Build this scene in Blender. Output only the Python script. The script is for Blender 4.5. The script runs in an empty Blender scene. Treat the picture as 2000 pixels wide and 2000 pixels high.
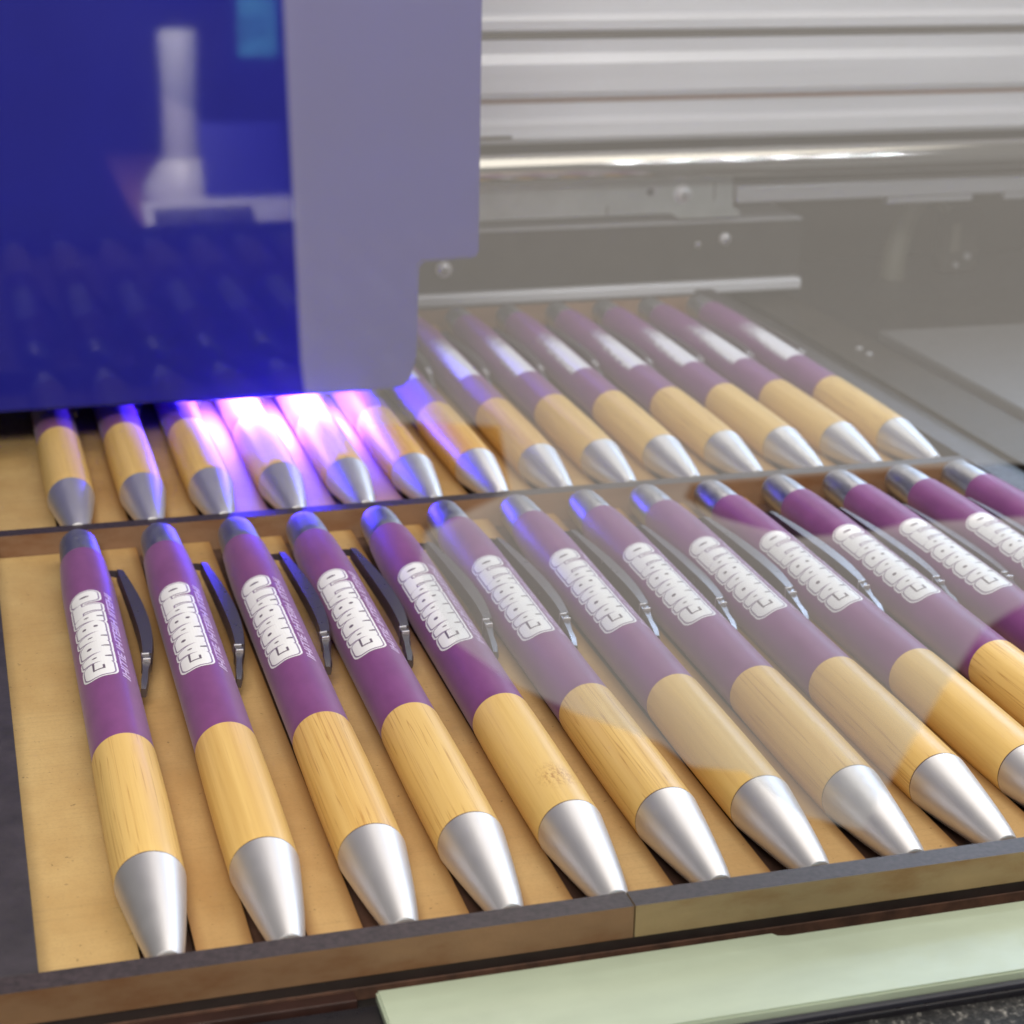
import bpy, bmesh, math, random
from mathutils import Vector, Matrix
R_ = math.radians
U = 0.00075            # metres per build unit (one unit is 1/18 of the pen spacing)
scn = bpy.context.scene
COL = scn.collection

# ------------------------------------------------------------ camera, world, lights, exposure
cam = bpy.data.cameras.new('camera'); camo = bpy.data.objects.new('camera', cam); COL.objects.link(camo)
rot = Matrix(((0.9608947556, 0.0781896153, -0.2656457277),
              (-0.2764240771, 0.3278682873, -0.9033781687),
              (0.0164620183, 0.9414822198, 0.3366604100)))
M = rot.to_4x4(); M.translation = Vector((-24.491, -264.897, 172.994)) * U
camo.matrix_world = M
cam.sensor_width = 36; cam.sensor_height = 36; cam.lens = 3798.85 / 2000 * 36
cam.clip_start = 0.004; cam.clip_end = 20
cam.dof.use_dof = True; cam.dof.focus_distance = 372 * U; cam.dof.aperture_fstop = 40
scn.camera = camo

w = bpy.data.worlds.new('World'); scn.world = w; w.use_nodes = True
w.node_tree.nodes['Background'].inputs[0].default_value = (0.95, 0.92, 0.9, 1)
w.node_tree.nodes['Background'].inputs[1].default_value = 0.16
scn.view_settings.view_transform = 'Standard'; scn.view_settings.look = 'None'
scn.view_settings.exposure = 0.3; scn.view_settings.gamma = 1

def area(name, loc, target, sx, sy, power, colr):
    l = bpy.data.lights.new(name, 'AREA'); l.shape = 'RECTANGLE'; l.size = sx * U; l.size_y = sy * U
    l.energy = power; l.color = colr
    o = bpy.data.objects.new(name, l); COL.objects.link(o)
    o.location = Vector(loc) * U
    o.rotation_euler = (Vector(target) - Vector(loc)).to_track_quat('-Z', 'Y').to_euler()
    return o
area('ceiling_lamp', (230, 110, 520), (110, 150, 0), 700, 520, 1.05, (1.0, 0.92, 0.81))
area('far_ceiling_strip', (215, 640, 470), (120, 60, 0), 50, 260, 0.20, (1.0, 0.93, 0.80))
area('far_window', (560, 640, 330), (120, 60, 0), 220, 200, 0.72, (0.58, 0.76, 1.0))
area('veil_fill_light', (-120, -420, 500), (60, 0, 0), 260, 160, 1.9, (1.0, 0.94, 0.85))  # added unseen fill light, mainly brightens the veil slab

# ------------------------------------------------------------ helpers
def obj(name, bm, mat, parent=None, loc=(0, 0, 0), smooth=False, recalc=True):
    if recalc: bmesh.ops.recalc_face_normals(bm, faces=bm.faces)
    me = bpy.data.meshes.new(name)
    bm.to_mesh(me); bm.free()
    me.transform(Matrix.Scale(U, 4))
    if mat: me.materials.append(mat)
    if smooth:
        me.polygons.foreach_set('use_smooth', [True] * len(me.polygons))
        try: me.set_sharp_from_angle(angle=R_(40))
        except Exception: pass
    o = bpy.data.objects.new(name, me); COL.objects.link(o)
    o.location = Vector(loc) * U
    if parent: o.parent = parent
    return o
def thing(name, label, cat, loc=(0, 0, 0), group=None):
    o = bpy.data.objects.new(name, None); COL.objects.link(o); o.location = Vector(loc) * U
    o.empty_display_size = 0.005
    o['label'] = label; o['category'] = cat
    if group: o['group'] = group
    return o
def tag(o, label, cat, group=None):
    o['label'] = label; o['category'] = cat
    if group: o['group'] = group
    return o
def struct(o): o['kind'] = 'structure'; return o
def box(bm, x0, x1, y0, y1, z0, z1, bev=0.0):
    b = bmesh.new()
    vs = [b.verts.new((x, y, z)) for x in (x0, x1) for y in (y0, y1) for z in (z0, z1)]
    for f in ((0, 1, 3, 2), (4, 6, 7, 5), (0, 4, 5, 1), (2, 3, 7, 6), (0, 2, 6, 4), (1, 5, 7, 3)):
        b.faces.new([vs[i] for i in f])
    bmesh.ops.recalc_face_normals(b, faces=b.faces)
    if bev: bmesh.ops.bevel(b, geom=b.edges[:], offset=bev, segments=2, affect='EDGES', profile=.5)
    m = bpy.data.meshes.new('t'); b.to_mesh(m); b.free(); bm.from_mesh(m); bpy.data.meshes.remove(m)
    return bm
def BX(*a, **k): return box(bmesh.new(), *a, **k)
def lathe(bm, prof, n=48, axis='y', c=(0, 0, 0)):
    rings = []
    for (y, r) in prof:
        ring = []
        for i in range(n):
            a = 2 * math.pi * i / n
            p = (r * math.cos(a), y, r * math.sin(a)) if axis == 'y' else (y, r * math.cos(a), r * math.sin(a)) if axis == 'x' else (r * math.cos(a), r * math.sin(a), y)
            ring.append(bm.verts.new(Vector(p) + Vector(c)))
        rings.append(ring)
    for a, b in zip(rings, rings[1:]):
        for i in range(n): bm.faces.new((a[i], a[(i + 1) % n], b[(i + 1) % n], b[i]))
    bm.faces.new(rings[0]); bm.faces.new(rings[-1][::-1])
    return bm
def extrude_poly(bm, pts, d0, d1, plane='yz'):
    """closed outline given in a plane, extruded along the third axis"""
    def P(a, b, d): return (d, a, b) if plane == 'yz' else (a, d, b) if plane == 'xz' else (a, b, d)
    A = [bm.verts.new(P(a, b, d0)) for a, b in pts]; B = [bm.verts.new(P(a, b, d1)) for a, b in pts]
    n = len(pts)
    for i in range(n): bm.faces.new((A[i], A[(i + 1) % n], B[(i + 1) % n], B[i]))
    bm.faces.new(A[::-1]); bm.faces.new(B)
    return bm
def tube(bm, pts, rad, n=12):
    pts = [Vector(p) for p in pts]; rings = []
    for i, p in enumerate(pts):
        t = (pts[min(i + 1, len(pts) - 1)] - pts[max(i - 1, 0)]).normalized()
        a = t.orthogonal().normalized() if i == 0 else (a - t * a.dot(t)).normalized()
        b = t.cross(a); r = rad if not isinstance(rad, (list, tuple)) else rad[i]
        rings.append([bm.verts.new(p + a * r * math.cos(2 * math.pi * k / n) + b * r * math.sin(2 * math.pi * k / n)) for k in range(n)])
    for A, B in zip(rings, rings[1:]):
        for k in range(n): bm.faces.new((A[k], A[(k + 1) % n], B[(k + 1) % n], B[k]))
    bm.faces.new(rings[0]); bm.faces.new(rings[-1][::-1])
    return bm

# ------------------------------------------------------------ materials
class NT:
    def __init__(s, name):
        s.m = bpy.data.materials.new(name); s.m.use_nodes = True; s.t = s.m.node_tree; s.n = s.t.nodes
        s.b = s.n['Principled BSDF']; s.out = s.n['Material Output']
    def add(s, typ, **kw):
        n = s.n.new(typ)
        for k, v in kw.items():
            if k.startswith('i_'): n.inputs[int(k[2:]) if k[2:].isdigit() else k[2:].replace('_', ' ')].default_value = v
            else: setattr(n, k, v)
        return n
    def L(s, a, b): s.t.links.new(a, b)
    def set(s, **kw):
        for k, v in kw.items():
            k = k.replace('_', ' ')
            s.b.inputs[k].default_value = (*v, 1) if isinstance(v, tuple) and len(v) == 3 else v
        return s
    def coords(s, scale, rnd=0.0):
        tc = s.add('ShaderNodeTexCoord'); mp = s.add('ShaderNodeMapping'); mp.inputs['Scale'].default_value = [c / U for c in scale]
        s.L(tc.outputs['Object'], mp.inputs['Vector'])
        if rnd:
            oi = s.add('ShaderNodeObjectInfo'); mu = s.add('ShaderNodeMath', operation='MULTIPLY'); mu.inputs[1].default_value = rnd
            s.L(oi.outputs['Random'], mu.inputs[0]); s.L(mu.outputs[0], mp.inputs['Location'])
        return mp.outputs[0]
    def noise(s, vec, scale=1, detail=3, rough=.55, dist=0):
        n = s.add('ShaderNodeTexNoise'); n.inputs['Scale'].default_value = scale; n.inputs['Detail'].default_value = detail
        n.inputs['Roughness'].default_value = rough; n.inputs['Distortion'].default_value = dist
        s.L(vec, n.inputs['Vector']); return n.outputs['Fac']
    def ramp(s, fac, stops):
        r = s.add('ShaderNodeValToRGB'); e = r.color_ramp.elements
        while len(e) < len(stops): e.new(0.5)
        for k, (p, c) in enumerate(stops):
            e[k].position = p; e[k].color = (*c, 1) if isinstance(c, tuple) else (c, c, c, 1)
        s.L(fac, r.inputs[0]); return r.outputs[0]
    def mix(s, fac, a, b, mode='MIX'):
        m = s.add('ShaderNodeMix', data_type='RGBA', blend_type=mode)
        for i, x in ((0, fac), (6, a), (7, b)):
            if hasattr(x, 'is_linked'): s.L(x, m.inputs[i])
            else: m.inputs[i].default_value = (*x, 1) if isinstance(x, tuple) else x
        return m.outputs[2]
    def bump(s, h, strength=.3, dist=.05):
        b = s.add('ShaderNodeBump'); b.inputs['Strength'].default_value = strength; b.inputs['Distance'].default_value = dist * U
        s.L(h, b.inputs['Height']); s.L(b.outputs[0], s.b.inputs['Normal'])
def plain(name, col, rough=.5, metal=0, var=.12, vscale=(.12, .12, .12), spec=.5, bumps=0):
    k = NT(name); k.set(Roughness=rough, Metallic=metal); k.b.inputs['Specular IOR Level'].default_value = spec
    v = k.coords(vscale, 50); f = k.noise(v, 1, 4)
    c = k.ramp(f, [(.3, tuple(max(0, x * (1 - var)) for x in col)), (.7, tuple(min(1, x * (1 + var)) for x in col))])
    k.L(c, k.b.inputs['Base Color'])
    r = k.ramp(k.noise(k.coords((.5, .5, .5), 20), 1, 5), [(.3, max(0, rough - .06)), (.7, min(1, rough + .06))]); k.L(r, k.b.inputs['Roughness'])
    if bumps: k.bump(k.noise(k.coords((2.5, 2.5, 2.5)), 1, 3), bumps, .12)
    return k.m

# bamboo: fibres along the pen, every pen its own tone
def bamboo(name, knot=False):
    k = NT(name); k.set(Roughness=.42); k.b.inputs['Specular IOR Level'].default_value = .4
    v = k.coords((1.1, .018, 1.1), 300)
    f1 = k.noise(v, .55, 2, .5); f2 = k.noise(v, 2.6, 3, .6)
    f3 = k.noise(k.coords((1.1, .012, 1.1), 90), 1.5, 1, .5)
    oi = k.add('ShaderNodeObjectInfo')
    base = k.ramp(oi.outputs['Random'], [(0, (.63, .40, .125)), (.35, (.66, .44, .145)), (.65, (.70, .47, .16)), (1, (.58, .33, .085))])
    c = k.mix(k.ramp(f1, [(.35, .0), (.7, .75)]), base, (.76, .52, .19))
    c = k.mix(k.ramp(f2, [(.52, 0.0), (.8, .30)]), c, (.46, .22, .05))
    ln = k.ramp(f3, [(.57, 0.0), (.60, 1.0), (.61, 1.0), (.64, 0.0)]); sel = k.ramp(oi.outputs['Random'], [(.45, .12), (.6, .6)])
    ml = k.add('ShaderNodeMath', operation='MULTIPLY'); k.L(ln, ml.inputs[0]); k.L(sel, ml.inputs[1])
    c = k.mix(ml.outputs[0], c, (.38, .17, .035))
    if knot:
        tc = k.add('ShaderNodeTexCoord'); sp = k.add('ShaderNodeSeparateXYZ'); k.L(tc.outputs['Object'], sp.inputs[0])
        d = k.add('ShaderNodeVectorMath', operation='DISTANCE'); d.inputs[1].default_value = (0.3 * U, 32 * U, 5.6 * U)
        mp = k.add('ShaderNodeMapping'); mp.inputs['Scale'].default_value = (1, .75, 1); k.L(tc.outputs['Object'], mp.inputs[0])
        d.inputs[1].default_value = (0.3 * U, 24.5 * U, 5.6 * U); k.L(mp.outputs[0], d.inputs[0])
        m = k.add('ShaderNodeMapRange'); m.inputs['From Min'].default_value = 4.2 * U; m.inputs['From Max'].default_value = 1.2 * U; k.L(d.outputs['Value'], m.inputs['Value'])
        f = k.ramp(k.noise(k.coords((1.6, .7, 1.6)), 1, 3, .7, 1.2), [(.46, 0.0), (.60, .7)])
        mu = k.add('ShaderNodeMath', operation='MULTIPLY'); k.L(f, mu.inputs[0]); k.L(m.outputs[0], mu.inputs[1])
        c = k.mix(mu.outputs[0], c, (.34, .13, .025))
    k.L(c, k.b.inputs['Base Color']); k.bump(f2, .12, .08)
    return k.m
M_BAMBOO = bamboo('bamboo'); M_KNOT = bamboo('bamboo_with_knot', True)

def soft_purple():
    k = NT('soft_purple_rubber'); k.set(Roughness=.50, Base_Color=(.205, .052, .245)); k.b.inputs['Specular IOR Level'].default_value = .42
    k.b.inputs['Sheen Weight'].default_value = .12; k.b.inputs['Sheen Roughness'].default_value = .5
    f = k.noise(k.coords((.22, .1, .22), 40), 1, 3)
    k.L(k.ramp(f, [(.3, (.160, .038, .160)), (.7, (.200, .050, .198))]), k.b.inputs['Base Color'])
    k.bump(k.noise(k.coords((5, 5, 5)), 1, 2), .06, .05)
    return k.m
M_PURPLE = soft_purple()
def satin(name, col, rough, stretch=(2.2, .05, 2.2), amt=.08):
    k = NT(name); k.set(Base_Color=col, Metallic=1.0, Roughness=rough)
    f = k.noise(k.coords(stretch, 60), 1, 3)
    k.L(k.ramp(f, [(.3, rough - amt), (.7, rough + amt)]), k.b.inputs['Roughness']); return k.m
M_CONE = satin('satin_aluminium', (.72, .71, .73), .52, (.25, .25, .25), .02)
M_CAP = satin('satin_grey_button', (.42, .42, .45), .46, (.6, .6, .6))
M_CHROME = satin('dark_chrome', (.15, .135, .145), .3, (.5, .5, .5), .03)
M_CHROME.node_tree.nodes['Principled BSDF'].inputs['Metallic'].default_value = .72
M_ROD = satin('polished_steel_rod', (.60, .575, .53), .10, (.02, .6, .6), .025)
M_INK = plain('white_ink', (.80, .80, .82), .45, var=.03)
M_INKLINE = plain('grey_ink_outline', (.26, .20, .31), .5, var=.05)
M_COUNTER = plain('dark_ink_counter', (.13, .10, .14), .5, var=.05)
M_TAG = plain('thin_white_ink', (.56, .42, .66), .5, var=.15, vscale=(.8, .8, .8))
M_NIB = plain('dark_nib', (.02, .018, .02), .4)
M_RING = plain('grip_joint_ring', (.06, .03, .04), .5)

# fresh ink still patchy towards the button end
def patchy():
    k = NT('fresh_patchy_ink'); k.set(Roughness=.45, Base_Color=(.80, .80, .86))
    tc = k.add('ShaderNodeTexCoord'); sp = k.add('ShaderNodeSeparateXYZ'); k.L(tc.outputs['Object'], sp.inputs[0])
    mr = k.add('ShaderNodeMapRange'); mr.inputs['From Min'].default_value = 141 * U; mr.inputs['From Max'].default_value = 100 * U
    k.L(sp.outputs['Y'], mr.inputs['Value'])
    f = k.noise(k.coords((.85, .5, .85), 30), 1, 4, .7)
    mx = k.add('ShaderNodeMapRange'); mx.inputs['From Min'].default_value = -4.9 * U; mx.inputs['From Max'].default_value = -2.5 * U; k.L(sp.outputs['X'], mx.inputs['Value'])
    mm = k.add('ShaderNodeMath', operation='MULTIPLY'); k.L(mr.outputs[0], mm.inputs[0]); k.L(mx.outputs[0], mm.inputs[1])
    s1 = k.add('ShaderNodeMath', operation='ADD'); k.L(f, s1.inputs[0]); k.L(mm.outputs[0], s1.inputs[1])
    al = k.ramp(s1.outputs[0], [(.55, 0.0), (1.05, .95)])
    k.L(al, k.b.inputs['Alpha']); return k.m
M_PATCH = patchy()

def mdf(name, light, dark, edge=True):
    k = NT(name); k.set(Roughness=.62); k.b.inputs['Specular IOR Level'].default_value = .3
    f = k.noise(k.coords((.05, .035, .05), 30), 1, 4, .6); g = k.noise(k.coords((1.8, 1.8, 1.8), 10), 1, 3)
    c = k.ramp(f, [(.3, tuple(x * y for x, y in zip(light, (.78, .70, .60)))), (.65, light)])
    c = k.mix(k.ramp(g, [(.45, 0.0), (.8, .25)]), c, tuple(x * .5 for x in light))
    sp_ = k.noise(k.coords((.9, .9, .9), 70), 1, 2, .5)
    c = k.mix(k.ramp(sp_, [(.70, 0.0), (.76, .7)]), c, tuple(x * .3 for x in light))
    c = k.mix(k.ramp(k.noise(k.coords((.02, .9, .5), 5), 1, 3, .6), [(.5, 0.0), (.75, .22)]), c, tuple(x * .55 for x in light))
    if edge:   # scorch marks beside the laser cuts, deepened by painted shade between the pens
        tc = k.add('ShaderNodeTexCoord'); sp = k.add('ShaderNodeSeparateXYZ'); k.L(tc.outputs['Object'], sp.inputs[0])
        ab = k.add('ShaderNodeMath', operation='ABSOLUTE'); k.L(sp.outputs['X'], ab.inputs[0])
        wv = k.add('ShaderNodeMath', operation='MULTIPLY_ADD'); k.L(f, wv.inputs[0]); wv.inputs[1].default_value = 2.2 * U; k.L(ab.outputs[0], wv.inputs[2])
        mr = k.add('ShaderNodeMapRange'); mr.inputs['From Min'].default_value = 3.4 * U; mr.inputs['From Max'].default_value = 5.9 * U; k.L(wv.outputs[0], mr.inputs['Value'])
        c = k.mix(mr.outputs[0], c, tuple(x * y for x, y in zip(light, (.55, .42, .32))))
    # burnt side walls of the cut
    ge = k.add('ShaderNodeNewGeometry'); s2 = k.add('ShaderNodeSeparateXYZ'); k.L(ge.outputs['True Normal'], s2.inputs[0])
    gt = k.add('ShaderNodeMath', operation='LESS_THAN'); gt.inputs[1].default_value = .5; k.L(s2.outputs['Z'], gt.inputs[0])
    c = k.mix(gt.outputs[0], c, dark)
    k.L(c, k.b.inputs['Base Color']); k.bump(g, .25, .1)
    return k.m
M_MDF = mdf('mdf_board', (.47, .30, .125), (.09, .04, .022))
M_MDFW = mdf('mdf_board_margin', (.54, .375, .165), (.10, .05, .03), edge=False)
def rail_mat(name, face, top=(.035, .025, .028)):
    """laser-cut strip: scorched black cut edge on top, pale board face with burn stains"""
    k = NT(name); k.set(Roughness=.5); k.b.inputs['Specular IOR Level'].default_value = .4
    ge = k.add('ShaderNodeNewGeometry'); s2 = k.add('ShaderNodeSeparateXYZ'); k.L(ge.outputs['True Normal'], s2.inputs[0])
    gt = k.add('ShaderNodeMath', operation='GREATER_THAN'); gt.inputs[1].default_value = .7; k.L(s2.outputs['Z'], gt.inputs[0])
    f = k.noise(k.coords((.05, .1, .12), 30), 1, 5, .6); g = k.noise(k.coords((.9, .9, .9), 9), 1, 4)
    c = k.ramp(f, [(.36, tuple(x * y for x, y in zip(face, (.72, .60, .50)))), (.5, tuple(x * .88 for x in face)), (.66, face)])
    t = k.ramp(g, [(.3, tuple(x * .6 for x in top)), (.72, tuple(x * 1.5 for x in top))])
    k.L(k.mix(gt.outputs[0], c, t), k.b.inputs['Base Color']); k.bump(g, .3, .12)
    return k.m
M_RAILF = rail_mat('scorched_strip_front', (.31, .225, .11)); M_RAILF2 = rail_mat('scorched_strip_front_brown', (.21, .12, .06))
M_RAILM = rail_mat('scorched_strip_middle', (.27, .155, .09))
M_DARKMDF = plain('scorched_frame', (.032, .026, .032), .5, var=.3, vscale=(.15, .15, .15), bumps=.2)
M_BASE = plain('burnt_under_board', (.075, .034, .02), .7, var=.4, vscale=(.3, .1, .3))
M_BED = plain('black_machine_bed', (.012, .011, .011), .42, var=.4)
M_TAPE = plain('pale_green_plate', (.345, .405, .31), .38, var=.07, vscale=(.05, .12, .1), bumps=.08)
M_GREYSHELF = plain('grey_metal_table', (.10, .10, .105), .45, var=.08)
M_DARKMETAL = plain('dark_channel_metal', (.032, .029, .027), .38, metal=.6, var=.25)
M_ALU = plain('pale_rail_enamel', (.62, .62, .66), .40, metal=.2, var=.06, vscale=(.01, .2, .2))
M_ALU2 = plain('grey_rail_enamel', (.36, .36, .38), .4, metal=.3, var=.08, vscale=(.01, .2, .2))
M_GROOVE = plain('rail_groove', (.06, .05, .045), .6)
M_BELT = plain('brown_belt', (.28, .13, .08), .6)
M_ZINC = plain('zinc_bracket', (.36, .38, .37), .35, metal=.5, var=.1)
M_BACK = plain('dark_brown_panel', (.018, .013, .009), .55, var=.4)
M_HOSE = plain('olive_hose', (.10, .095, .07), .5)
M_BLUE = NT('glossy_blue_plastic').set(Base_Color=(.010, .014, .19), Roughness=.22).m
def glossy_blue():
    k = NT('glossy_blue_housing'); k.set(Roughness=.5); k.b.inputs['Specular IOR Level'].default_value = .3; k.b.inputs['Coat Weight'].default_value = .38; k.b.inputs['Coat Roughness'].default_value = .035; k.b.inputs['Coat IOR'].default_value = 1.5
    f = k.noise(k.coords((.02, .02, .02)), 1, 3)
    k.L(k.ramp(f, [(.3, (.002, .004, .21)), (.7, (.003, .006, .25))]), k.b.inputs['Base Color'])
    return k.m
M_BLUE = glossy_blue()
def grit():
    k = NT('black_grit_mat'); k.set(Roughness=.6)
    f = k.noise(k.coords((.8, .8, .8)), 1, 5, .8)
    k.L(k.ramp(f, [(.45, (.006, .006, .008)), (.57, (.05, .05, .05)), (.66, (.4, .38, .35))]), k.b.inputs['Base Color'])
    k.bump(f, 1, 1.2); return k.m
M_GRIT = grit()
def emit(name, col, s):
    k = NT(name); k.b.inputs['Base Color'].default_value = (.1, .1, .1, 1)
    k.b.inputs['Emission Color'].default_value = (*col, 1); k.b.inputs['Emission Strength'].default_value = s; return k.m
M_UV = emit('uv_lamp_glass', (.055, .032, 1.0), 430)
M_LED = emit('white_led', (.90, .95, 1.0), 800)
M_DIFFUSER = emit('led_strip_diffuser', (.92, .95, 1.0), 9)
def pane_mat():
    k = NT('clear_acrylic'); fr = k.add('ShaderNodeFresnel'); fr.inputs['IOR'].default_value = 1.5
    tr = k.add('ShaderNodeBsdfTransparent'); gl = k.add('ShaderNodeBsdfGlossy'); gl.inputs['Roughness'].default_value = 0.0
    tr.inputs[0].default_value = (.985, .985, .985, 1)
    mx = k.add('ShaderNodeMixShader'); k.L(fr.outputs[0], mx.inputs[0]); k.L(tr.outputs[0], mx.inputs[1]); k.L(gl.outputs[0], mx.inputs[2])
    k.L(mx.outputs[0], k.out.inputs['Surface']); return k.m
M_PANE = pane_mat()

# ------------------------------------------------------------ the machine bed and surroundings (setting)
struct(obj('machine_bed', BX(-220, 520, -9.2, 700, -9, -3), M_BED))
struct(obj('mat', BX(-220, 520, -80, -31.8, -14, -3.2), M_GRIT))
struct(obj('back_panel', BX(100, 620, 486, 492, -3, 130), M_BACK))
tag(obj('edge_plate', (lambda bm: (extrude_poly(bm, [(29.6, -29.6), (29.9, -9.0), (97, -9.0), (97, -10.6), (99, -10.6), (420, -10.6), (420, -29.6)], -2.0, 0.0, 'xy'),
    bmesh.ops.bevel(bm, geom=bm.edges[:], offset=.35, segments=2, affect='EDGES'))[0])(bmesh.new()), M_TAPE),
    'pale green smooth plate lying along the front edge of the printer bed', 'plate')
t = thing('bed_ledge', 'black ledge with dark bar in front of the pen tray, under the green plate', 'ledge', (0, 0, 0))
obj('ledge_bar', BX(-220, 520, -31.6, -9.6, -8, -2.2, bev=.3), plain('black_bar', (.015, .014, .018), .3), t)
obj('trim_strip', BX(-220, 520, -31.3, -30.0, -2.2, -1.2, bev=.2), plain('black_trim', (.02, .02, .03), .35), t)
obj('brown_sheet', BX(-220, 27, -9.2, -5.6, -3, -1.2, bev=.2), plain('brown_sheet', (.035, .015, .012), .4, var=.3), t)

tag(obj('side_table', (lambda bm: (extrude_poly(bm, [(295, 60), (295, 356), (560, 349), (560, 60)], -6.0, 0.0, 'xy'),
    bmesh.ops.bevel(bm, geom=bm.edges[:], offset=.5, segments=2, affect='EDGES'))[0])(bmesh.new()), M_GREYSHELF),
    'flat grey metal table top right of the pen tray, across a dark gap', 'table')

# ------------------------------------------------------------ the pen tray
PITCH, ROWP = 18.0, 197.7
tray = thing('pen_tray', 'laser-cut fibreboard tray with scorched black edges holding two rows of pens', 'tray', (0, 0, 0))
obj('under_board', BX(-60, 248.3, -6.7, 402, -3.0, -.7, bev=.15), M_BASE, tray)
PT = 1.7
strip_mesh = {}
for row in (0, 1):
    y0, y1 = ((-2.1, 191.5), (196.0, 391.9))[row]
    for c in range(-1, 14):
        a = c * PITCH + 4.0; b = (c + 1) * PITCH - 4.75
        if c == -1: a = -20.5
        if c == 13: b = 241.1
        cx = (a + b) / 2; key = (row, round(b - a, 2))
        if key not in strip_mesh:
            bm = BX(-(b - a) / 2, (b - a) / 2, y0, y1, -.69, PT, bev=.12)
            o = obj('spacer_strip', bm, M_MDF if 0 <= c < 13 else M_MDFW, tray, (cx, 0, 0)); strip_mesh[key] = o.data
        else:
            o = bpy.data.objects.new('spacer_strip', strip_mesh[key]); COL.objects.link(o); o.location = (cx * U, 0, 0); o.parent = tray
def notched(x0, x1, y0, y1, z0, z1, xs, nw=1.3, nd=1.0):
    bm = bmesh.new(); pts = [(x0, z0), (x0, z1)]
    pts += [(x1, z1), (x1, z0)]
    extrude_poly(bm, pts, y0, y1, 'xz'); return bm
xs = [i * PITCH for i in range(14)]
obj('front_rail', notched(-60, 73.2, -6.8, -2.2, 1.4, 7.2, xs[:5]), M_RAILF2, tray)
obj('front_rail', notched(73.5, 243.9, -6.8, -2.2, 1.4, 7.2, xs[5:]), M_RAILF, tray)
obj('base_strip', BX(-60, 243.8, -6.5, -2.3, -.69, 1.38), plain('charred_base_strip', (.022, .014, .012), .5, var=.3), tray)
obj('middle_rail', notched(-20.3, 241.2, 191.6, 195.9, -.68, 7.2, xs), M_RAILM, tray)
obj('back_rail', BX(-20.3, 241.2, 392, 396.5, -.68, 7.2), M_RAILM, tray)
obj('left_frame', BX(-60, -20.6, -2.1, 402, -.68, 7.2, bev=.12), M_DARKMDF, tray)
obj('right_frame', BX(241.4, 248.4, -2.1, 402, -.68, 7.2, bev=.12), M_DARKMDF, tray)

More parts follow.
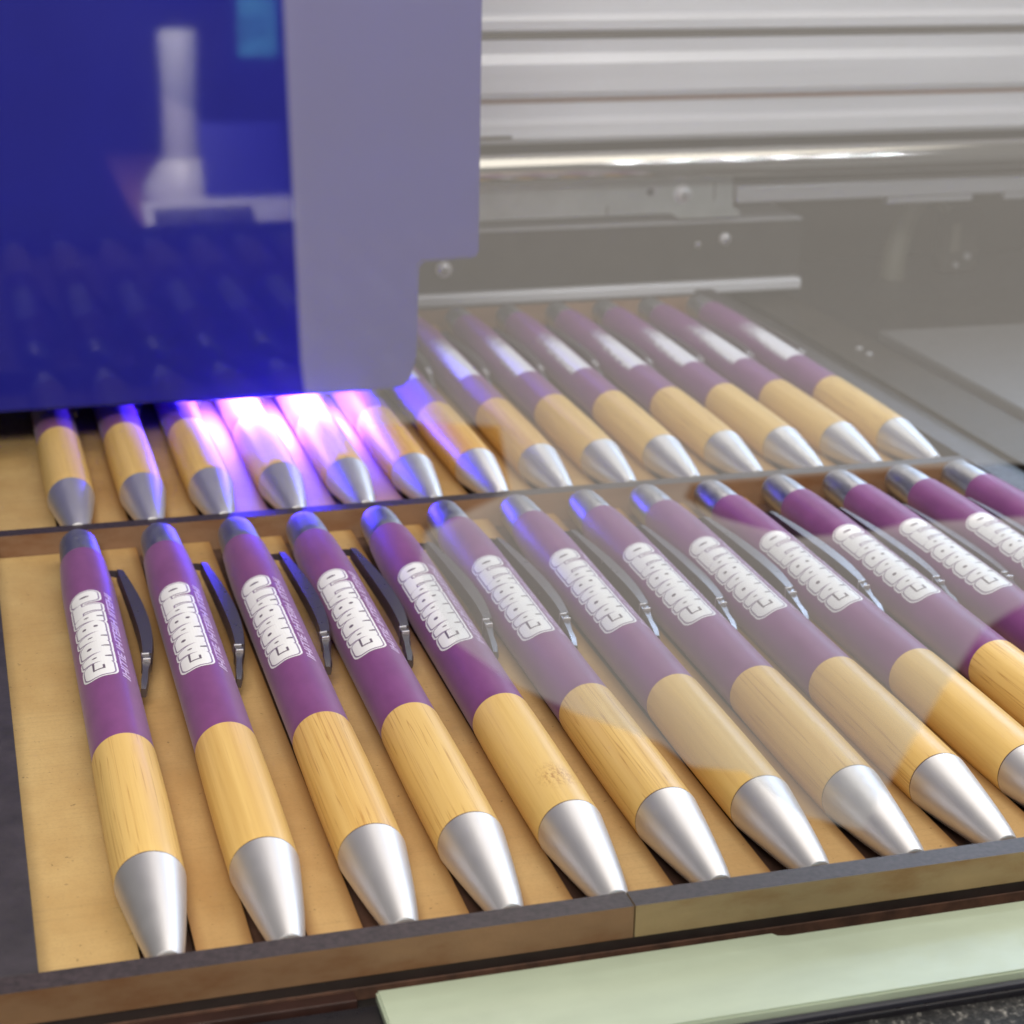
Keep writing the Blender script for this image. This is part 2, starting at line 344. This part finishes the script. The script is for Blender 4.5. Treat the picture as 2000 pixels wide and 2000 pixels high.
# ------------------------------------------------------------ pen prototype (axis along +y from the nib, origin on the axis)
def rgrip(y): return 5.92 + .20 * math.sin(math.pi * min(1, max(0, (y - 20) / 52)))
def cone_prof():
    pr = []
    for i in range(15):
        y = -1.8 + 24.6 * i / 14; s = (y + 1.8) / 24.6
        pr.append((y, 2.35 + (5.98 - 2.35) * (s ** .80)))
    return pr
BR = 5.88
def barrel_r(y):
    if y < 148: return BR
    return BR - .62 * ((y - 148) / 21.0) ** 1.6
def make_pen_parts(root):
    obj('cone_tip', lathe(bmesh.new(), [(-1.95, 1.2), (-1.93, 2.1)] + cone_prof(), 56), M_CONE, root, smooth=True)
    obj('nib', lathe(bmesh.new(), [(-2.1, .7), (-2.05, .9), (-1.5, 1.0)], 20), M_NIB, root, smooth=True)
    obj('joint_ring', lathe(bmesh.new(), [(22.7, 5.88), (23.12, 5.94)], 48), M_RING, root, smooth=True)
    obj('bamboo_grip', lathe(bmesh.new(), [(23.05, 5.5), (23.12, 5.95)] + [(23.3 + 44.5 * i / 12, rgrip(23.3 + 44.5 * i / 12) + .02) for i in range(13)] + [(67.95, 5.5)], 56), M_BAMBOO, root, smooth=True)
    b = obj('barrel', lathe(bmesh.new(), [(67.7, 5.3), (67.8, BR - .05), (68.2, BR)] + [(68.2 + 100.6 * i / 40, barrel_r(68.2 + 100.6 * i / 40)) for i in range(1, 41)] + [(169.1, 4.6)], 56), M_PURPLE, root, smooth=True)
    obj('push_button', lathe(bmesh.new(), [(168.6, 4.7), (169.6, 4.95), (173, 4.9), (179, 4.75), (183, 4.5), (184.6, 4.0), (185.4, 2.8), (185.6, 1.0)], 40), M_CAP, root, smooth=True)
    # clip: arched band on the +x side
    def band(path, zc, hw):
        bm = bmesh.new(); rows = []
        for (x, y, th, wz) in path:
            rows.append([bm.verts.new((x - th / 2, y, zc - wz)), bm.verts.new((x - th / 2 + .1, y, zc + wz)), bm.verts.new((x + th / 2, y, zc + wz * .8)), bm.verts.new((x + th / 2 + .25, y, zc)), bm.verts.new((x + th / 2, y, zc - wz))])
        for A, B in zip(rows, rows[1:]):
            for i in range(5): bm.faces.new((A[i], A[(i + 1) % 5], B[(i + 1) % 5], B[i]))
        bm.faces.new(rows[0]); bm.faces.new(rows[-1][::-1]); return bm
    path = []
    for i in range(25):
        s = i / 24; y = 160.5 - 49.5 * s
        x = 7.7 + 1.9 * math.sin(math.pi * .5 * min(1, s / .7)) - (.9 * ((s - .7) / .3) ** 2 if s > .7 else 0)
        path.append((x, y, 1.5 + 1.5 * math.sin(math.pi * min(1, s * .9)), 1.4 + .6 * s))
    cl = obj('clip', band(path, 1.2, 2), M_CHROME, root, smooth=True)
    p2 = [(7.6, 160.8, 1.2, .9), (6.6, 161.4, 1.3, .8), (5.2, 161.6, 1.4, .7)]
    obj('clip_foot', band(p2, 1.2, 1.3), M_CHROME, cl, smooth=True)
    p3 = [(8.5, 111.6, 1.7, 1.9), (8.5, 110.3, 2.1, 2.1), (8.2, 108.8, 1.3, 1.7), (8.1, 107.4, 1.7, 1.8), (7.6, 104, 1.2, 1.5), (6.9, 99, 1.4, 1.6), (6.4, 96, 1.0, 1.0)]
    obj('clip_end', band(p3, .8, 1.3), M_CHROME, cl, smooth=True)
    for yy in (110.6, 107.9):
        obj('clip_ridge', BX(7.5, 9.1, yy - .25, yy + .25, .2, 3.1, bev=.12), M_CONE, cl)
    return b
# lettering: flat text mesh bent round the barrel
def text_mesh(txt, size, offset, shear=0.0, spacing=1.0):
    cu = bpy.data.curves.new('t', 'FONT'); cu.body = txt; cu.size = size; cu.offset = offset; cu.shear = shear
    cu.space_character = spacing; cu.resolution_u = 3; cu.align_x = 'CENTER'; cu.align_y = 'CENTER'; cu.fill_mode = 'FRONT'
    o = bpy.data.objects.new('t', cu); COL.objects.link(o)
    dg = bpy.context.evaluated_depsgraph_get(); me = bpy.data.meshes.new_from_object(o.evaluated_get(dg))
    bpy.data.objects.remove(o); bpy.data.curves.remove(cu); return me
def bent(me, W, H, yc, ang0, lift):
    """scale the text to W along the barrel and H of arc round it; letters' tops face -x"""
    bm = bmesh.new(); bm.from_mesh(me)
    xs_ = [v.co.x for v in bm.verts]; ys_ = [v.co.y for v in bm.verts]
    sx = W / (max(xs_) - min(xs_)); sy = H / (max(ys_) - min(ys_)); mx = (max(xs_) + min(xs_)) / 2; my = (max(ys_) + min(ys_)) / 2
    for v in bm.verts: v.co.x = (v.co.x - mx) * sx; v.co.y = (v.co.y - my) * sy
    k = -H / 2
    while k < H / 2:
        bmesh.ops.bisect_plane(bm, geom=bm.verts[:] + bm.edges[:] + bm.faces[:], plane_co=(0, k, 0), plane_no=(0, 1, 0)); k += .55
    r = BR + lift
    for v in bm.verts:
        a = ang0 - v.co.y / BR     # angle from the top, positive towards +x
        v.co = Vector((r * math.sin(a), yc + v.co.x, r * math.cos(a)))
    return bm
LA = R_(-22)
mt = text_mesh('IHITIE IHTEIIH IITEHI', 1, .02, .35, 1.0)
def rounded(pts, r, n=5):
    out = []; m = len(pts)
    for i in range(m):
        p = Vector(pts[i]); a = Vector(pts[i - 1]); b = Vector(pts[(i + 1) % m])
        k = min(r, (a - p).length * .48, (b - p).length * .48); q0 = p + (a - p).normalized() * k; q1 = p + (b - p).normalized() * k
        for t in range(n + 1):
            t /= n; out.append(q0 * (1 - t) ** 2 + p * 2 * t * (1 - t) + q1 * t * t)
    return out
def grow(pts, d):
    m = len(pts); out = []
    for i in range(m):
        t = (pts[(i + 1) % m] - pts[i - 1]); n = Vector((t.y, -t.x))
        out.append(pts[i] + (n.normalized() * d if n.length > 1e-6 else n))
    return out
def ell(cx, cy, rx_, ry_): return [Vector((cx + rx_ * math.cos(a), cy + ry_ * math.sin(a))) for a in [2 * math.pi * i / 12 for i in range(12)]]
GLYPHS, MARKS = [], []
def glyph(pts, r): GLYPHS.append(rounded(pts, r))
def word():
    H = 6.3
    glyph([(0.1, 0), (6.3, 0), (6.3, H * .96), (5.2, H), (1.6, H), (0, H * .8)], 1.5)             # G
    MARKS.extend([[Vector(p) for p in q] for q in ([(3.1, 3.9), (6.4, 3.75), (6.4, 4.25), (3.1, 4.3)], [(2.7, 1.7), (3.15, 1.7), (3.15, 4.3), (2.7, 4.2)], [(3.1, 1.7), (4.6, 1.7), (4.6, 2.15), (3.1, 2.15)])])
    def A(u):
        glyph([(u, 0), (u + 5.5, 0), (u + 4.0, H), (u + 1.5, H)], .6)
        MARKS.append(ell(u + 2.75, 3.5, .28, .55)); MARKS.append([Vector(p) for p in ((u + 2.35, 0), (u + 3.15, 0), (u + 2.95, 1.3), (u + 2.5, 1.3))])
    A(5.9)
    glyph([(11.0, 0), (16.6, 0), (16.9, 2.6), (17.0, H * .8), (15.6, H), (11.2, H)], 1.0)         # R
    MARKS.append(ell(13.9, 4.2, .55, .55)); MARKS.append([Vector(p) for p in ((13.6, 0), (14.3, 0), (14.1, 1.6), (13.8, 1.6))])
    A(16.4)
    glyph([(21.6, 0), (26.4, 0), (27.5, 1.6), (27.2, 3.2), (27.4, H * .8), (26.2, H), (21.8, H)], .9)   # B
    MARKS.append(ell(24.5, 4.4, .48, .48)); MARKS.append(ell(24.5, 1.9, .48, .48))
    A(27.1)
    glyph([(33.3, 0), (36.6, 0), (36.7, 4.1), (38.3, 4.1), (38.4, H), (31.4, H), (31.7, 4.1), (33.2, 4.1)], .4)  # T
    glyph([(38.7, 0.2), (43.4, 0.2), (44.2, 1.4), (44.2, H * .75), (42.8, H), (39.6, H), (38.5, H * .8)], 1.6)     # O
    MARKS.append(ell(41.4, 3.1, .42, 1.15))
word()
def glyph_bm(polys, d, lift, yc=117.4):
    flat = bmesh.new()
    for n, p in enumerate(polys):
        q = grow(p, d) if d else p
        f = flat.faces.new([flat.verts.new((v.x, v.y, lift + .004 * (n % 4))) for v in q])
    bmesh.ops.triangulate(flat, faces=flat.faces[:])
    k = -2.0
    while k < 9:
        bmesh.ops.bisect_plane(flat, geom=flat.verts[:] + flat.edges[:] + flat.faces[:], plane_co=(0, k, 0), plane_no=(0, 1, 0)); k += .6
    for v in flat.verts:
        a = LA - (v.co.y - 3.15) / BR; r = BR + v.co.z
        v.co = Vector((r * math.sin(a), yc - 22.1 + v.co.x, r * math.cos(a)))
    for f in flat.faces:
        c = f.calc_center_median(); f.normal_update()
        if f.normal.dot(Vector((c.x, 0, c.z))) < 0: f.normal_flip()
    return flat
def add_print(barrel):
    obj('logo_backing', glyph_bm(GLYPHS, .80, .03), M_INK, barrel, recalc=False)
    obj('logo_outline', glyph_bm(GLYPHS, .38, .055), M_INKLINE, barrel, recalc=False)
    obj('logo_letters', glyph_bm(GLYPHS, .04, .08), M_INK, barrel, recalc=False)
    obj('logo_counters', glyph_bm(MARKS, 0, .105), M_COUNTER, barrel, recalc=False)
    obj('tagline', bent(mt, 46.0, 1.7, 116.4, R_(31), .05), M_TAG, barrel, recalc=False)
def add_patch(barrel):
    bm = bmesh.new(); r = BR + .05; g = []
    for i in range(22):
        y = 93.5 + 45 * i / 21
        g.append([bm.verts.new((r * math.sin(a), y, r * math.cos(a))) for a in [R_(-62 + 82 * j / 12) for j in range(13)]])
    for A, B in zip(g, g[1:]):
        for j in range(12): bm.faces.new((A[j], A[j + 1], B[j + 1], B[j]))
    obj('fresh_print', bm, M_PATCH, barrel, smooth=True)
ORD = ['first', 'second', 'third', 'fourth', 'fifth', 'sixth', 'seventh', 'eighth', 'ninth', 'tenth', 'eleventh', 'twelfth', 'thirteenth', 'fourteenth']
front_note = {0: 'purple bamboo-grip pen beside the dark left frame, leftmost of the front row',
              4: 'purple pen with brown knot in its bamboo grip, fifth in the front row',
              5: 'purple pen with dark grain lines in its bamboo, sixth from left in the front row',
              13: 'purple pen at the right picture edge, last of the front row, mostly cut off'}
back_note = {0: 'dark shaded bamboo pen tip under the blue housing, leftmost of the back row',
             13: 'purple pen next to the right frame, rightmost of the back row'}
def front_label(i): return front_note.get(i, 'white-lettered purple pen with bamboo grip, %s from left in the front row' % ORD[i])
def back_label(i):
    if i in back_note: return back_note[i]
    if i in (3, 4, 5): return 'pen glowing violet under the lamp, %s from left in the back row' % ORD[i]
    if i < 7: return 'bamboo-grip pen partly under the blue housing, %s from left in the back row' % ORD[i]
    return 'purple pen with patchy white print, %s from left, back row' % ORD[i]
def copy_tree(o, parent=None):
    c = o.copy(); COL.objects.link(c); c.parent = parent
    for ch in [x for x in ALL if x.parent == o]: copy_tree(ch, c)
    return c
def finish(p, i, row):
    rnd = random.Random(100 * row + i)
    p.location = Vector((i * PITCH + (-1.25 if (i, row) == (0, 0) else rnd.uniform(-.3, .3)), row * ROWP + rnd.uniform(-.12, .3), 5.25)) * U
    p.rotation_euler = (R_(.26), R_(rnd.uniform(-5, 5)), R_(rnd.uniform(-.25, .25)))
    p['label'] = front_label(i) if row == 0 else back_label(i)
    p['category'] = 'pen'; p['group'] = 'pens lying in the front row of the tray' if row == 0 else 'pens lying in the back row of the tray'
for row in (0, 1):
    p0 = thing('pen', 'x', 'pen'); b = make_pen_parts(p0)
    (add_print if row == 0 else add_patch)(b)
    ALL = list(COL.objects); finish(p0, 0, row)
    for i in range(1, 14):
        p = copy_tree(p0); finish(p, i, row)
        if row == 0 and i == 4:
            for ch in COL.objects:
                if ch.parent == p and ch.name.startswith('bamboo_grip'):
                    ch.data = ch.data.copy(); ch.data.materials[0] = M_KNOT

# ------------------------------------------------------------ blue printing head housing with its lamp
hd = thing('printhead_housing', 'glossy dark blue printer head housing over the back row, glowing violet beneath', 'printer head', (60, 267, 15.8))
bm = extrude_poly(bmesh.new(), [(-150, 0), (-150, 170), (61.2, 170), (60.8, 38.3), (59.8, 37.3), (44.0, 36.9), (43.2, 36.0), (42.4, 8.6), (39.8, 1.0), (36.5, 0)], 0, 110, 'xz')
bmesh.ops.recalc_face_normals(bm, faces=bm.faces)
bmesh.ops.bevel(bm, geom=[e for e in bm.edges if e.is_manifold and e.calc_face_angle(0) > .3], offset=.9, segments=3, affect='EDGES')
# open the shell underneath by hanging the lamp just below it
obj('housing_shell', bm, M_BLUE, hd, smooth=True)
uv = obj('uv_lamp', BX(-24, 34, 1.5, 34, -.5, .1, bev=.1), plain('lamp_frame', (.03, .03, .05), .4), hd)
obj('lamp_glass', BX(-17, 24, 2, 30, -.62, -.52), M_UV, uv)

# ------------------------------------------------------------ gantry
gt = thing('gantry_beam', 'pale grey horizontal machine beam with grooves and a brown belt line at the back', 'beam', (300, 410, 60))
def prof(y_z): return y_z
pts = [(6, 1.2), (3.5, 1.6), (2.0, 3.5), (2.0, 8.5), (5.0, 10.5), (5.0, 15.6), (7, 15.9), (7, 17.3), (3.4, 17.7), (1.2, 20), (1.2, 30), (3.2, 33.5), (3.2, 38.2), (6.5, 38.8), (6.5, 40.8), (2.6, 41.3), (2.0, 42), (2.0, 45.2), (2.8, 46), (5.5, 47), (5.5, 64), (40, 64), (40, 1.2)]
bm = extrude_poly(bmesh.new(), pts, -220, 260, 'yz')
obj('beam_profile', bm, M_ALU, gt)
obj('belt', BX(-219, 259, 5.2, 6.9, 16.0, 17.2), M_BELT, gt)
obj('groove_liner', BX(-219, 259, 3.0, 6.4, 39.0, 40.7), M_GROOVE, gt)
obj('slot', BX(-150, -128, 1.6, 2.1, 3.6, 4.8), M_GROOVE, gt)
obj('lower_flange', BX(-41, 259, -2, 6, -22.0, -16.0, bev=.4), M_ALU2, gt)
obj('flange_tab', BX(22, 58, -1, 3, -24.6, -22.1, bev=.2), M_ALU2, gt)
obj('flange_tab', BX(72, 120, -1, 3, -24.6, -22.1, bev=.2), M_ALU2, gt)
rod = tag(obj('guide_rod', lathe(bmesh.new(), [(-220, 4.8), (-219.5, 5.3), (259.5, 5.3), (260, 4.8)], 64, 'x'), M_ROD, None, (300, 403, 54.3), smooth=True),
    'polished steel round guide rod running across the back below the pale beam', 'rod')
br = thing('mounting_bracket', 'pale zinc bracket plate with one big screw under the guide rod', 'bracket', (230, 408, 40))
bm = extrude_poly(bmesh.new(), [(-110, -4.8), (-110, 8.0), (27, 8.0), (27.5, -3.5), (30.5, -5.0), (30.5, -7), (6.5, -7), (3, -4.8)], 0, 1.5, 'xz')
bmesh.ops.recalc_face_normals(bm, faces=bm.faces)
obj('bracket_plate', bm, M_ZINC, br)
def screw(parent, x, z, y, r):
    s = obj('screw', lathe(bmesh.new(), [(0, r * 1.35), (-.5, r * 1.35), (-.55, r), (-1.6, r * .85), (-1.9, r * .5)], 28), M_CONE, parent, (x, y, z), smooth=True)
    bm = BX(-r * .6, r * .6, -2.1, -1.85, -.22, .22); box(bm, -.22, .22, -2.12, -1.84, -r * .6, r * .6)
    obj('cross_slot', bm, M_NIB, s)
screw(br, 7.2, 2.2, -.02, 2.6)
obj('hole', lathe(bmesh.new(), [(0, 1.5), (-.12, 1.5)], 24), M_NIB, br, (-5.6, 0, 3.4), smooth=True)
obj('hole_rim', lathe(bmesh.new(), [(0, 2.3), (-.06, 2.3)], 24), M_ALU2, br, (-4.9, 0, 3.4), smooth=True)
obj('slit', BX(19.5, 20.1, -.1, .3, -.5, 6), M_GROOVE, br)
obj('slit', BX(-22.6, -22.0, -.1, .3, -4.8, -1.2), M_GROOVE, br)
ch = thing('channel_cover', 'dark grey metal channel with a bright lower lip behind the back row', 'cover', (200, 408, 8))
obj('cover_face', BX(-80, 87.2, 2, 8, 1.0, 22.4, bev=.3), M_DARKMETAL, ch)
obj('top_flange', BX(-80, 87.2, 2.2, 30, 22.5, 23.3, bev=.2), M_ALU2, ch)
obj('lower_lip', BX(-80, 87.0, -1.5, 6, -3.8, .6, bev=.8), M_ALU, ch)
screw(ch, 55.8, 16.3, 1.98, 1.6); screw(ch, -53.5, 9.5, 1.98, 2.2); screw(ch, 45, 14.5, 1.98, .8)
hz = tag(obj('hose', tube(bmesh.new(), [(346, 446, -12), (345.5, 446, 0), (346.5, 446, 10), (348.5, 446, 18), (352, 446, 25), (358, 446, 29), (364, 446, 28), (368, 446, 24)], [5, 5, 5, 4.6, 4, 3, 2.6, 2.2], 14), M_HOSE, smooth=True),
    'olive bent hose standing against the dark panel at the right', 'hose')
t = thing('latch_block', 'small dark mechanism with worn edges beside the olive hose', 'mechanism', (374, 452, 0))
obj('block', BX(-4, 12, -3, 6, -3, 24, bev=.8), M_BACK, t)
obj('lever', BX(-1.5, 2.5, -4.2, -3.1, 6, 18, bev=.5), M_HOSE, t)
obj('pin', lathe(bmesh.new(), [(-3.1, 1.5), (-4.4, 1.4)], 16), M_ALU2, t, (6.5, 0, 4), smooth=True)
obj('pin', lathe(bmesh.new(), [(-3.1, 1.2), (-4.4, 1.1)], 16), M_ALU2, t, (1.5, 0, 0.5), smooth=True)
# small rail between tray and side table
rl = thing('bed_side_rail', 'dark brown side rail with two small screws right of the pen tray', 'rail', (275, 300, -3))
obj('rail_bar', BX(-6, 14, -240, 150, 0, 1.6, bev=.3), M_BACK, rl)
for y in (30, 38): obj('screw', lathe(bmesh.new(), [(1.5, 1.3), (2.4, 1.2), (2.7, .7)], 16, 'z'), M_ALU2, rl, (4, y, 0), smooth=True)

# ------------------------------------------------------------ LED strip inside the machine lid (its points glint in the rod)
ls = thing('led_strip', 'white LED strip of the machine lid, seen only as bright glints in the steel rod', 'lamp', (380, 160, 205))
obj('strip_bar', BX(-110, 130, -3, 3, 0, 2), M_ALU2, ls)
obj('diffuser', BX(-78, 100, -2.9, 2.9, -.15, -.02), M_DIFFUSER, ls)
led_me = None
for i in range(6):
    if led_me is None:
        o = obj('led', lathe(bmesh.new(), [(-.2, 2.0), (-1.4, 1.7), (-2.0, .8)], 16, 'z'), M_LED, ls, (-70 + 29 * i, 0, 0)); led_me = o.data
    else:
        o = bpy.data.objects.new('led', led_me); COL.objects.link(o); o.location = ((-70 + 29 * i) * U, 0, 0); o.parent = ls

# ------------------------------------------------------------ room reflection in the clear front window, imitated by a pale scattering slab
VEIL = [(10.23, 165.22), (10.06, 157.97), (11.05, 121.15), (11.19, 116.36), (11.79, 110.86), (18.48, 108.56), (25.20, 108.59), (33.93, 107.49), (35.33, 99.35), (25.22, 95.3), (24.59, 90.1), (29.11, 80.92), (36.74, 74.56), (44.25, 70.17), (55.16, 64.89), (59.59, 61.03), (66.88, 59.36), (74.7, 52.25), (84.02, 48.65), (89.22, 58.85), (93.73, 67.46), (98.94, 75.87), (104.86, 78.98), (109.89, 80.71), (113.73, 81.09), (112.51, 90.33), (86.25, 91.11), (81.97, 90.42), (71.99, 90.45), (61.34, 94.1), (56.77, 96.97), (57.69, 98.71), (71.41, 98.65), (85.57, 98.46), (111.57, 97.55), (102.61, 165.77)]  # outline of the imitated reflection, not of the window itself
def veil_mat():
    k = NT('window_reflection_veil'); k.n.remove(k.b)
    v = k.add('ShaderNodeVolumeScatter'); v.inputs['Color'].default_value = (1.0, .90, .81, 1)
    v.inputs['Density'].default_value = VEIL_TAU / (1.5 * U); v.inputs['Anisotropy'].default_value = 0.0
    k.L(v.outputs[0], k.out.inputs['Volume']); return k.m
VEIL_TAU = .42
tag(obj('window_veil', extrude_poly(bmesh.new(), VEIL, -61.5, -60, 'xz'), veil_mat()),
    'pale slab imitating the room reflection in the clear front window, over the right of the tray', 'window')

# ------------------------------------------------------------ the room behind the photographer, mirrored in the glossy housing
dy = -470; K = 1.66
def rx(x): return -24.5 + (x + 24.5) * K
def rz(z): return 173 + (z + 18 - 173) * K
M_WHITE = plain('white_plastic', (.70, .68, .66), .4, var=.05)
M_DESK = plain('reddish_desk', (.22, .10, .09), .5, var=.1)
tag(obj('desk', BX(rx(46), rx(107), dy - 260, dy + 60, rz(-12) - 8, rz(4), bev=1), M_DESK), 'reddish desk mirrored dimly in the blue housing', 'desk')
t = thing('white_stand', 'white round column on a wide foot, mirrored in the blue housing', 'stand', (rx(68), dy - 60, rz(4)))
obj('column', lathe(bmesh.new(), [(20, 13), (70, 12), (112, 13), (114, 11.5)], 32, 'z'), M_WHITE, t, smooth=True)
obj('foot', lathe(bmesh.new(), [(0, 25), (6, 28), (16, 24), (30, 13)], 32, 'z'), M_WHITE, t, smooth=True)
t = thing('laptop', 'open laptop with pale keyboard, mirrored in the blue housing', 'laptop', (rx(79), dy + 26, rz(-1)))
obj('keyboard_deck', extrude_poly(bmesh.new(), [(4, 0), (8, 0), (-24, 20), (-30, 20)], -52, 46, 'yz'), M_WHITE, t)
for r in range(3):
    for c in range(9):
        obj('key', BX(-46 + c * 7.2, -40 + c * 7.2, -1.0 - 7 * r, 4.6 - 7 * r, 6 + r * 4.6, 8.4 + r * 4.6), M_NIB, t)
obj('screen', extrude_poly(bmesh.new(), [(-34, 18), (-31, 18), (-62, 64), (-66, 64)], -10, 46, 'yz'), M_BLUE, t)
tag(obj('pouch', BX(-20, 20, 0, 9, -7, 7, bev=3), plain('violet_fabric', (.14, .01, .2), .7), None, (rx(88), dy + 52, rz(0))), 'small violet pouch in front of the laptop, mirrored in the blue housing', 'pouch')
tag(obj('folder', BX(0, 26, 0, 6, 0, 60, bev=.5), plain('cyan_card', (.10, .50, .60), .5), None, (rx(95), dy - 90, rz(60))), 'cyan folder standing behind the white column, mirrored at the top of the housing', 'folder')
dl = area('desk_fill_light', (90, -385, 200), (95, dy - 60, -20), 50, 50, 2.4, (1.0, .95, .9)); dl.data.spread = R_(80)  # added unseen light, brightens the desk for its mirror image
